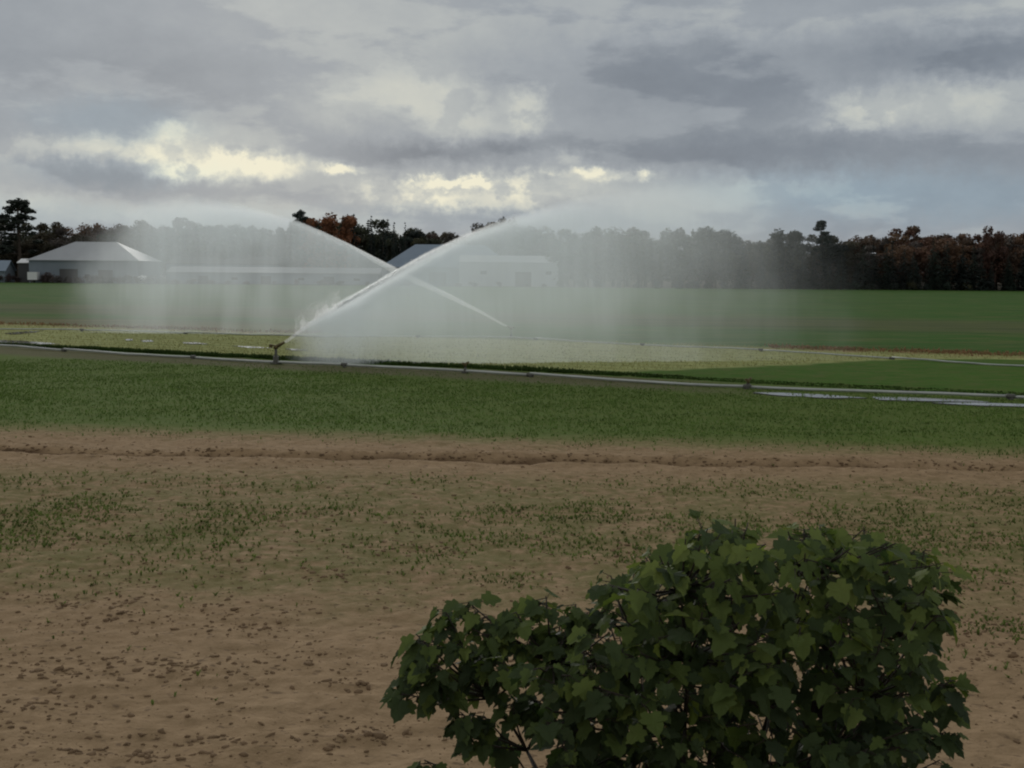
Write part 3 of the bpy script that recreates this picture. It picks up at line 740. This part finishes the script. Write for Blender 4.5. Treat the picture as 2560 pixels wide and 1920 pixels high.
# vehicle shapes and tank in the yard
def parked_car(loc, rz, paint, label):
    r = empty('parked_car', loc, rz)
    m = MB(); prof = [(-2.2,.35),(-2.25,.8),(-1.95,.98),(-1.2,1.02),(-.75,1.45),(.75,1.48),(1.35,1.05),(2.1,.92),(2.25,.6),(2.2,.35)]
    k = len(prof); V = [(x, -.82 if z < 1.2 else -.66, z) for x, z in prof] + [(x, .82 if z < 1.2 else .66, z) for x, z in prof]
    m.add(V, [tuple(range(k)), tuple(range(2*k-1, k-1, -1))] + [(i, i+k, (i+1)%k+k, (i+1)%k) for i in range(k)])
    m.build('body', paint, r)
    m = MB(); m.add([(-1.05,-.835,1.0),(1.2,-.835,1.0),(.7,-.70,1.42),(-.7,-.70,1.40)], [(0,1,2,3)]); m.add([(-1.05,-.83,1.0),(1.2,-.83,1.0),(.7,-.69,1.42),(-.7,-.69,1.40)], [(3,2,1,0)])
    m.build('side_window', M_DARKG, r)
    for wx in (-1.35, 1.4):
        for wy in (-.8, .66):
            m = MB(); m.tube([(wx, wy - .08, .33), (wx, wy + .1, .33)], .33, 14); m.build('wheel', M_DOORD, r)
    return tag(r, label, 'car')
M_PAINTD = simple('dark_car_paint', (.05, .055, .065, 1), .35, spec=.6)
c = dat(812, 700, 352); parked_car((c.x, 352, gz(c.x, 352)), R(8), M_PAINTD, 'dark car standing in front of the long pale roofed shed')
c = dat(355, 700, 348)
def tank(loc, label, L_=2.2, rad=.95):
    r = empty('water_tank', loc)
    m = MB(); m.tube([(-L_/2-.2,0,rad+.25),(-L_/2,0,rad+.25),(L_/2,0,rad+.25),(L_/2+.2,0,rad+.25)], [rad*.6, rad, rad, rad*.6], 18); m.build('shell', M_WHITE, r, True)
    m = MB(); m.tube([(0,0,rad*2+.2),(0,0,rad*2+.42)], .25, 12); m.build('lid', M_WHITE, r)
    m = MB(); m.box(-L_/2,-L_/2+.2,-rad*.7,rad*.7,0,.5); m.build('cradle', M_DOORD, r)
    m = MB(); m.box(L_/2-.2,L_/2,-rad*.7,rad*.7,0,.5); m.build('cradle', M_DOORD, r)
    return tag(r, label, 'tank')
tank((c.x, 348, 0), 'white rounded tank right of the grey barn, veiled by spray')
def trailer(loc, label):
    r = empty('box_trailer', loc)
    m = MB(); m.box(-1.3, 1.3, -1, 1, .8, 2.9); m.build('box', M_WHITE, r)
    m = MB(); m.box(-1.2, 1.6, -.8, .8, .55, .79); m.tube([(1.6,0,.6),(2.3,0,.6)], .06, 6); m.build('chassis', M_DOORD, r)
    for wy in (-.98, .8):
        m = MB(); m.tube([(-.2, wy, .36), (-.2, wy + .2, .36)], .36, 14); m.build('wheel', M_DOORD, r)
    return tag(r, label, 'trailer')
c = dat(84, 700, 347); trailer((c.x, 347, 0), 'small white box trailer in front of the open shed')

# ------------------------------------------------------------------ trees
def leafcloud(C, N, size, rr):
    """C centres (n,3), N outward normals; one bent quad each"""
    n = len(C); A = rr.normal(size=(n, 3)); U = np.cross(A, N); U /= np.linalg.norm(U, axis=1)[:, None] + 1e-6
    W = np.cross(N, U); W /= np.linalg.norm(W, axis=1)[:, None] + 1e-6
    s = size[:, None]; a = rr.uniform(.6, 1.2, (n, 1)); b = rr.uniform(.5, 1.1, (n, 1))
    V = np.stack([C - U * s * a, C + W * s * b * .8, C + U * s * a, C - W * s * b], 1)
    V += rr.normal(size=V.shape) * s[:, None] * .18
    return V.reshape(-1, 3), np.arange(n * 4).reshape(-1, 4)
def sphere_dirs(n, rr):
    d = rr.normal(size=(n, 3)); return d / np.linalg.norm(d, axis=1)[:, None]
def make_tree(kind, seed, cname='broadleaf_tree'):
    rr = np.random.default_rng(seed); r = empty(cname, (0, 0, -500))
    Cs, Ns, Sz = [], [], []; tm = MB()
    if kind == 'broad':             # unit height 10
        tm.tube([(0,0,-.1),(.1,0,2),(0,.1,4.5),(.1,0,8)], [.28,.22,.16,.05], 7)
        nl = 17
        for i in range(nl):
            z = rr.uniform(3.0, 9.0); q = math.sqrt(max(.05, 1 - ((z - 5.7) / 4.3) ** 2)); a = rr.uniform(0, 6.28)
            ra = rr.uniform(.3, 1) * 2.6 * q; c = np.array([ra * math.cos(a), ra * math.sin(a), z]); rad = rr.uniform(.7, 1.35)
            d = sphere_dirs(150, rr); k = rr.uniform(.55, 1.08, (150, 1))
            Cs.append(c + d * rad * k * [1, 1, .8]); Ns.append(d + rr.normal(size=d.shape) * .5); Sz.append(rr.uniform(.13, .27, 150))
            tm.tube([(0,0,min(z*.55,5)), tuple(c*.6 + np.array([0,0,z*.2])), tuple(c)], [.09,.05,.02], 5, cap=False)
        cz = rr.uniform(0, 1, 420); a = rr.uniform(0, 6.28, 420); z = 1.2 + cz * 5   # lower skirt
        rad = 2.2 * rr.uniform(.5, 1, 420); Cs.append(np.stack([rad*np.cos(a), rad*np.sin(a), z], -1)); Ns.append(sphere_dirs(420, rr)); Sz.append(rr.uniform(.14,.3,420))
    elif kind == 'spruce':
        tm.tube([(0,0,-.1),(0,0,5),(0,0,9.9)], [.2,.12,.02], 7)
        for z in np.arange(.5, 9.8, .34):
            rad = 2.0 * (1 - z / 10.0) ** .85 + .08; nb = max(5, int(rad * 9))
            for j in range(nb):
                a = rr.uniform(0, 6.28); l = rad * rr.uniform(.72, 1.12)
                k = max(3, int(l * 9)); t = np.linspace(.15, 1, k)
                Cs.append(np.stack([np.cos(a)*l*t, np.sin(a)*l*t, z - .22*l*t + rr.normal(0,.03,k)], -1))
                Ns.append(np.stack([rr.normal(0,.4,k)+math.cos(a)*.4, rr.normal(0,.4,k)+math.sin(a)*.4, np.ones(k)*.6], -1)); Sz.append(np.full(k, .15) * rr.uniform(.7,1.3,k))
    elif kind == 'pine':            # tall, open, with a few tiers of clumps
        tm.tube([(0,0,-.1),(.05,0,4),(0,.05,7),(.02,0,9.9)], [.2,.15,.1,.03], 7)
        z = 3.2
        while z < 9.9:
            for _ in range(rr.integers(3, 6)):
                a = rr.uniform(0, 6.28); l = rr.uniform(.5, 1.0) * (1.9 if z < 7.5 else 1.25) * (1 if z < 9 else .5)
                e = np.array([l*math.cos(a), l*math.sin(a), z + .25*l]); tm.tube([(0,0,z), tuple(e)], [.05,.02], 5, cap=False)
                d = sphere_dirs(70, rr); Cs.append(e*[.85,.85,1] + d*[.5,.5,.28]*rr.uniform(.5,1.1,(70,1))); Ns.append(d+[0,0,.5]); Sz.append(rr.uniform(.09,.18,70))
            z += rr.uniform(.35, .65)
        d = sphere_dirs(60, rr); Cs.append(np.array([0,0,9.6]) + d*[.35,.35,.4]); Ns.append(d); Sz.append(rr.uniform(.09,.16,60))
    elif kind == 'bush':
        tm.tube([(0,0,-.1),(0,0,3)], [.2,.1], 5)
        for i in range(9):
            a = rr.uniform(0, 6.28); ra = rr.uniform(0, 3.6); c = np.array([ra*math.cos(a), ra*math.sin(a), rr.uniform(1.5, 6)]); rad = rr.uniform(1.6, 2.9)
            d = sphere_dirs(110, rr); Cs.append(c + d*rad*rr.uniform(.5,1.1,(110,1))); Ns.append(d + rr.normal(size=d.shape)*.5); Sz.append(rr.uniform(.3,.6,110))
            tm.tube([(0,0,0), tuple(c)], [.1,.03], 4, cap=False)
    C = np.concatenate(Cs); N = np.concatenate(Ns); N = N / (np.linalg.norm(N, axis=1)[:, None] + 1e-6)
    C[:, 2] = np.maximum(C[:, 2], .15)
    V, Fc = leafcloud(C, N, np.concatenate(Sz), rr)
    fast_mesh('crown', V, Fc, M_FOL, r); tm.build('trunk', M_BARK, r)
    return r
PROTO = {'broad': [make_tree('broad', 300 + i) for i in range(5)], 'spruce': [make_tree('spruce', 400 + i, 'spruce_tree') for i in range(3)],
         'pine': [make_tree('pine', 500 + i, 'pine_tree') for i in range(3)], 'bush': [make_tree('bush', 600 + i, 'shrub') for i in range(3)]}
used = set()
def plant(kind, x, y, h, wide, col, label, group, var=None, cat='tree'):
    i = var if var is not None else random.randrange(len(PROTO[kind])); p = PROTO[kind][i]
    if id(p) in used or (kind, i) in used: o = copy_tree(p)
    else: o = p; used.add((kind, i))
    o.location = (x, y, gz(x, y)); s = h / 10.0; o.scale = (s * wide, s * wide, s); o.rotation_euler = (0, 0, random.uniform(0, 6.28))
    for ch in o.children: ch.color = (*col, 1) if ch.name.startswith('crown') else (1, 1, 1, 1)
    tag(o, label, cat, group); return o
RUST = [(.14,.082,.048), (.105,.070,.046), (.155,.095,.052), (.125,.066,.042)]
OLIVE = [(.060,.060,.030), (.050,.056,.032), (.070,.060,.036), (.055,.050,.030)]
DARK = [(.018,.028,.022), (.022,.034,.024), (.016,.024,.020)]
GREY = [(.085,.072,.060), (.075,.070,.058), (.09,.068,.055)]
# skyline seen from the field: height of the wood by direction
SKY = [(-800,545),(0,536),(25,540),(90,546),(150,541),(200,550),(290,536),(400,543),(500,540),(600,548),(700,556),(745,540),(900,540),(960,546),(1040,556),
       (1150,563),(1210,549),(1290,542),(1350,560),(1450,566),(1540,562),(1700,564),(1800,556),(1880,582),(1950,566),(2030,585),(2090,570),(2200,564),
       (2330,562),(2450,567),(2560,562),(3400,560)]
def skytop(px, Yd):
    py = np.interp(px, [a for a, b in SKY], [b for a, b in SKY]); return dat(px, float(py), Yd).z
def pcol(px, row):
    if px < 120: return random.choice(OLIVE + DARK)
    if px < 260: return random.choice(RUST[:2] + GREY + OLIVE)
    if px < 760: return random.choice(GREY + OLIVE)
    if px < 900: return random.choice(OLIVE + DARK)
    if px < 1050: return random.choice(DARK + OLIVE[:2])
    if px < 1300: return random.choice(GREY + OLIVE)
    if px < 1800: return random.choice(GREY + OLIVE + OLIVE)
    if px < 2130: return random.choice(OLIVE + DARK)
    return random.choice(RUST + RUST + GREY[:1])
REG = [(-9999, 230, 'behind the grey barn'), (230, 740, 'veiled by the farther spray'), (740, 1290, 'in the gap between the two sprays'),
       (1290, 1790, 'veiled by the larger spray'), (1790, 2110, 'at the right rim of the mist'), (2110, 9999, 'right of the mist')]
def region(px): return next(t for a, b, t in REG if a <= px < b)
def cname(c):
    r, g, b = c
    if c in RUST: return 'rusty brown broadleaf tree'
    if c in OLIVE: return 'dull olive broadleaf tree'
    if c in GREY: return 'half bare grey brown broadleaf tree'
    return 'dark green broadleaf tree'
for row, (dy, hk) in enumerate([(0, .86), (10, .95), (22, 1.0)]):
    px = -420 + row * 17
    while px < 3000:
        Yd = (388 if px < 1380 else 359) + dy + random.uniform(-3, 3)
        top = skytop(px, Yd) * hk * random.uniform(.88, 1.03)
        if row == 0: top *= random.uniform(.8, 1)
        c = pcol(px, row); kind = 'broad'
        p = dat(px, 600, Yd)
        if c in DARK and random.random() < .55:
            plant('spruce', p.x, Yd, top * random.uniform(.95, 1.05), random.uniform(.9, 1.3), c, 'dark green spruce in the wood ' + region(px), 'dark spruces in the wood ' + region(px))
        else:
            plant('broad', p.x, Yd, top, random.uniform(.95, 1.25), c, cname(c) + ' in the wood ' + region(px), cname(c) + 's in the wood ' + region(px))
        px += random.uniform(34, 52)
# dark spruces standing in front of the wood at the right
for j, (px, py, w, lb) in enumerate([(2105, 618, 1.2, 'dark spruce at the left end of the front row right of the mist'), (2160, 612, 1.3, 'bushy dark spruce left of the pointed spruce right of the mist'),
                    (2232, 600, .95, 'pointed dark spruce with the sharpest tip, right of the mist'), (2285, 628, 1.4, 'low broad dark spruce just right of the pointed spruce'),
                    (2345, 622, 1.2, 'dark spruce halfway along the front row right of the mist'), (2408, 612, 1.45, 'broad rounded dark spruce towards the right edge'),
                    (2455, 640, 1.3, 'low dark spruce right of the broad rounded one'), (2525, 652, 1.3, 'last low dark spruce before the right edge of the photo'),
                    (2610, 640, 1.3, None), (2010, 640, 1.4, 'dark spruce half veiled at the right rim of the mist'), (1930, 655, 1.4, 'low dark spruce faint inside the right rim of the mist')]):
    Yd = 348.5 + (j % 3) * .7; p = dat(px, py, Yd)
    plant('spruce', p.x, Yd, p.z, w, DARK[j % 3], lb or 'dark spruce just beyond the right edge of the photo', 'dark spruces along the field edge')
px = 1860
while px < 2960:
    Yd = 349.5 + random.uniform(0, 2.0); p = dat(px, random.uniform(592, 655), Yd)
    plant('spruce', p.x, Yd, p.z, random.uniform(1.0, 1.5), random.choice(DARK), 'unremarkable dark spruce filling the front row ' + region(px), 'dark spruces filling the front row ' + region(px))
    px += random.uniform(24, 46)
# the standout trees
for px, py, Yd, kind, w, col, lb, var in [
    (45, 495, 380, 'pine', 1.45, (.022,.030,.020), 'tall ragged pine sticking up at the far left', 0),
    (2054, 550, 362, 'pine', .9, (.022,.036,.026), 'thin pine standing above the wood at the right rim of the mist', 1),
    (752, 524, 384, 'pine', .8, (.03,.045,.035), 'thin pale pine left of the orange tree', 2),
    (800, 540, 384, 'broad', 1.15, (.20,.088,.042), 'orange brown tree, left half of the pair above the left jet', 0),
    (852, 516, 382, 'broad', .95, (.21,.092,.045), 'tallest orange brown tree above the crossing of the jets', 1),
    (885, 532, 381, 'spruce', .8, (.016,.024,.020), 'dark spruce touching the right side of the orange tree', 0),
    (928, 536, 381, 'spruce', .6, (.018,.028,.024), 'narrow dark spruce, second right of the orange tree', 1),
    (958, 545, 381, 'spruce', .7, (.018,.028,.024), 'narrow dark spruce, third right of the orange tree', 2),
    (985, 553, 381, 'spruce', .55, (.020,.030,.024), 'thin dark spruce, fourth right of the orange tree', 0),
    (1013, 553, 381, 'spruce', .55, (.020,.030,.024), 'thin dark spruce, fifth right of the orange tree', 1),
    (1218, 545, 382, 'broad', 1.0, (.060,.052,.040), 'rounded brown tree rising just above the larger jet', 2),
    (1262, 538, 384, 'broad', .7, (.060,.055,.042), 'small crowned tree beside the rounded brown tree above the larger jet', 3),
    (1782, 545, 360, 'broad', 1.1, (.05,.05,.038), 'rounded grey tree standing highest in the right mist', 4),
    (1972, 558, 358, 'broad', 1.0, (.04,.048,.032), 'rounded olive tree next to the thin pine at the rim of the mist', 1),
    (2492, 551, 358, 'broad', .8, (.085,.045,.032), 'highest rusty tree near the right edge of the photo', 2)]:
    p = dat(px, py, Yd); plant(kind, p.x, Yd, p.z, w, col, lb, None, var)
# undergrowth at the foot of the wood and round the farmyard
px = 1405
while px < 2950:
    Yd = 347.5 + random.uniform(-.5, 1); p = dat(px, 700, Yd)
    plant('bush', p.x, Yd, random.uniform(1.8, 3.4), random.uniform(.9, 1.4), random.choice(DARK + DARK + OLIVE[:1]), 'dark shrub at the foot of the wood ' + region(px), 'dark shrubs at the foot of the wood ' + region(px), cat='shrub')
    px += random.uniform(34, 60)
px = -300
while px < 1390:
    Yd = (347 + random.uniform(-1, 3)); p = dat(px, 700, Yd); hh = random.uniform(2.0, 4.0) if px < 420 else random.uniform(1.2, 2.2)
    if not (60 < px < 100):
        plant('bush', p.x, Yd, hh, random.uniform(1.0, 1.7), random.choice([(.07,.055,.048), (.05,.048,.035), (.08,.06,.055)]), 'low brown shrub on the field edge in front of the farm buildings', 'low brown shrubs in front of the farm buildings', cat='shrub')
    px += random.uniform(18, 34) if px < 420 else random.uniform(30, 70)
for k, ps in PROTO.items():      # drop kinds that were never planted
    for i, p in enumerate(ps):
        if (k, i) not in used:
            for ch in list(p.children): bpy.data.objects.remove(ch)
            bpy.data.objects.remove(p)

# ------------------------------------------------------------------ foreground maple sapling
def maple_leaf_mat():
    m, n, out = material('maple_leaf')
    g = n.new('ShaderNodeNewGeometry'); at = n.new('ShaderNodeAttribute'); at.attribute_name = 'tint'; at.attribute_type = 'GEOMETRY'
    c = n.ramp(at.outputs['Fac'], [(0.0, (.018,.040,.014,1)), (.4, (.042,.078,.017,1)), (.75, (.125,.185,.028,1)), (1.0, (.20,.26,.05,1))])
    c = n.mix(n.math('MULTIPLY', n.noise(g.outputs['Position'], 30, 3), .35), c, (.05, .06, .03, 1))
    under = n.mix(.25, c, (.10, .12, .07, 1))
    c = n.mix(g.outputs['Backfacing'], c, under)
    p = n.new('ShaderNodeBsdfPrincipled'); n.l.new(c, p.inputs['Base Color']); p.inputs['Roughness'].default_value = .6; p.inputs['Specular IOR Level'].default_value = .15
    t = n.new('ShaderNodeBsdfTranslucent'); n.l.new(c, t.inputs[0])
    mx = n.new('ShaderNodeMixShader'); mx.inputs[0].default_value = .45
    n.l.new(p.outputs[0], mx.inputs[1]); n.l.new(t.outputs[0], mx.inputs[2]); n.l.new(mx.outputs[0], out.inputs[0]); return m
M_MAPLE = maple_leaf_mat()
M_TWIG = simple('twig_bark', (.028, .022, .014, 1), .8, var=.3, scale=15)
# one leaf: stalk end at the origin, blade along +x, half outline mirrored
HALF = [(-.08,.16),(.02,.42),(.20,.36),(.30,.56),(.48,.50),(.50,.32),(.62,.30),(.80,.22),(.86,.10)]
OUT = [(0, 0)] + HALF + [(1.0, 0)] + [(a, -b) for a, b in HALF[::-1]]
def point_in(poly, x, y):
    c = False; j = len(poly) - 1
    for i in range(len(poly)):
        xi, yi = poly[i]; xj, yj = poly[j]
        if (yi > y) != (yj > y) and x < (xj - xi) * (y - yi) / (yj - yi) + xi: c = not c
        j = i
    return c
def sapling():
    rnd = random.Random(11); base = dat(1720, 1900, 6.1); base = Vector((base.x, 6.1, gz(base.x, 6.1)))
    root = empty('maple_sapling', base)
    poly = [(1500,1560),(1520,1450),(1590,1400),(1650,1375),(1720,1370),(1790,1335),(1890,1320),(2040,1325),(2110,1345),(2230,1350),(2330,1375),(2355,1450),(2350,1520),
            (2330,1640),(2300,1700),(2340,1740),(2340,1800),(2310,1900),(2330,2100),(2250,2350),(1700,2420),(1400,2350),(1250,2100),(1300,1960),(1390,1880),(1350,1800),(1330,1700),(1380,1600)]
    tips = []
    tries = 0
    while len(tips) < 860 and tries < 120000:
        tries += 1; x = rnd.uniform(1200, 2420); y = rnd.uniform(1310, 2400)
        if not point_in(poly, x, y): continue
        Yd = 6.1 + rnd.uniform(-.75, .75)
        if any(abs(a - x) < 28 and abs(b - y) < 23 and abs(c_ - Yd) < .30 for a, b, c_ in tips): continue
        tips.append((x, y, Yd))
    n_in = len(tips)
    tips += [(1005,1735,6.0),(1060,1680,6.0),(1080,1600,6.1),(1040,1585,5.9),(1150,1600,6.0),(1110,1520,6.1),(1170,1505,6.0),(1215,1540,6.0),(1130,1660,6.1),
             (1200,1640,6.0),(1255,1580,6.0),(1335,1500,6.1),(1365,1490,6.0),(1440,1510,6.0),(1470,1530,6.1),(1320,1600,6.0),(1310,1660,6.1),(1380,1640,6.0),
             (1240,1700,6.1),(1150,1780,6.0),(1210,1790,6.1),(1280,1760,6.0),(1340,1750,6.1),(1170,1830,6.0),(1260,1840,6.2),(1060,1900,6.1),(1120,1930,6.0),(1180,1960,6.0),
             (2350,1415,6.1),(2330,1520,6.0),(2385,1700,6.0),(2385,1760,6.05),(2365,1830,6.0),(1830,1320,6.1),(2010,1322,6.1),(1700,1365,6.0),(2350,1900,6.1),(1090,1545,6.2),(1290,1530,5.9),(1400,1560,6.1),(1180,1570,5.9),(1040,1640,6.1),(1100,1730,6.1),(1350,1560,6.2),(1260,1650,5.9),(1160,1710,6.2),(1410,1600,5.9),(1020,1690,6.1),(1220,1600,6.2),(1090,1660,5.9),(1420,1700,6.0),(1450,1620,6.1)]
    edge = [(1500,1560),(1520,1450),(1590,1400),(1650,1375),(1720,1370),(1790,1335),(1890,1320),(2040,1325),(2110,1345),(2230,1350),(2330,1375)]
    for _ in range(26):
        i = rnd.randrange(len(edge) - 1); f = rnd.random(); a, b = edge[i], edge[i + 1]
        tips.append((a[0] + (b[0] - a[0]) * f + rnd.uniform(-12, 12), a[1] + (b[1] - a[1]) * f - rnd.uniform(-12, 34), 6.1 + rnd.uniform(-.5, .5)))
    LV, LF, LT = [], [], []
    stem = MB(); base0 = Vector((0, 0, 0))
    # main stems rising from the foot
    mains = []
    for (px, py, Yd) in [(1250,1750,6.1),(1390,1650,6.0),(1560,1560,6.3),(1700,1480,5.9),(1850,1430,6.2),(2010,1430,6.0),(2160,1480,6.3),(2270,1600,6.0),(1480,1800,6.4),(2150,1750,5.8),(1800,1700,6.0)]:
        e = dat(px, py, Yd) - base; pts = []
        for i in range(9):
            t = i / 8; p = Vector((e.x * t ** 1.25, e.y * t, e.z * t)) + Vector((rnd.uniform(-1, 1), rnd.uniform(-1, 1), 0)) * .03 * (0 if i == 0 else 1)
            pts.append(p)
        stem.tube(pts, [.019 - .013 * i / 8 for i in range(9)], 6); mains.append(pts)
    nodes = [(p, k) for pts in mains for k, p in enumerate(pts) if k > 1]
    def leaf(p, d, up, s, tint):
        d = d.normalized(); side = up.cross(d).normalized(); nn = d.cross(side).normalized(); b = len(LV)
        cup = rnd.uniform(-.1, .45); droop = rnd.uniform(.05, .55); wv = rnd.uniform(.6, 1.1)
        for (x, y) in OUT:
            z = cup * abs(y) - droop * x * x + rnd.uniform(-.025, .025)
            LV.append(p + (d * (x + rnd.uniform(-.03, .03)) + side * (y * wv + rnd.uniform(-.03, .03)) + nn * z) * s)
        LV.append(p + (d * .42 - nn * droop * .14) * s)
        k = len(OUT)
        for i in range(k): LF.append((b + i, b + (i + 1) % k, b + k)); LT.append(tint)
    for ti, (px, py, Yd) in enumerate(tips):
        tip = dat(px, py, Yd) - base
        # twig from the nearest lower stem point
        best = min(nodes, key=lambda q: (q[0] - tip).length + (2.0 if q[0].z > tip.z - .03 else 0))[0]
        mid = best.lerp(tip, .55) + Vector((0, 0, -.03)); stem.tube([best, mid, tip], [.007, .005, .003], 5)
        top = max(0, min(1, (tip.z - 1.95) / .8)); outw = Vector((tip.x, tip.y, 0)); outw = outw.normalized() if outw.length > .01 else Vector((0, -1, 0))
        for j in range(rnd.randint(4, 6) if ti < n_in else rnd.randint(10, 13) if ti < len(tips) - 26 else rnd.randint(3, 5)):
            a = rnd.uniform(0, 6.283); t = rnd.uniform(.55, 1.0); q = mid.lerp(tip, t)
            dd = Vector((math.cos(a), math.sin(a), rnd.uniform(-.55, .35))) + outw * .45 + Vector((0, -.25, 0))
            pet = q + dd.normalized() * rnd.uniform(.03, .08); stem.tube([q, pet], [.0022, .0016], 4, cap=False)
            up = Vector((rnd.uniform(-.5, .5), rnd.uniform(-.9, .2), 1.0))
            dl = (dd.normalized() + Vector((0, 0, -rnd.uniform(.1, .8)))).normalized()
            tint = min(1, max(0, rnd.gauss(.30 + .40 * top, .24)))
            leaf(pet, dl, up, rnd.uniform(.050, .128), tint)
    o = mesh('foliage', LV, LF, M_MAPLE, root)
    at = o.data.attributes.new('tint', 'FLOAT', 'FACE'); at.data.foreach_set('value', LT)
    stem.build('stem', M_TWIG, root, True)
    tag(root, 'leafy green sapling with lobed leaves filling the lower right foreground', 'sapling')
sapling()
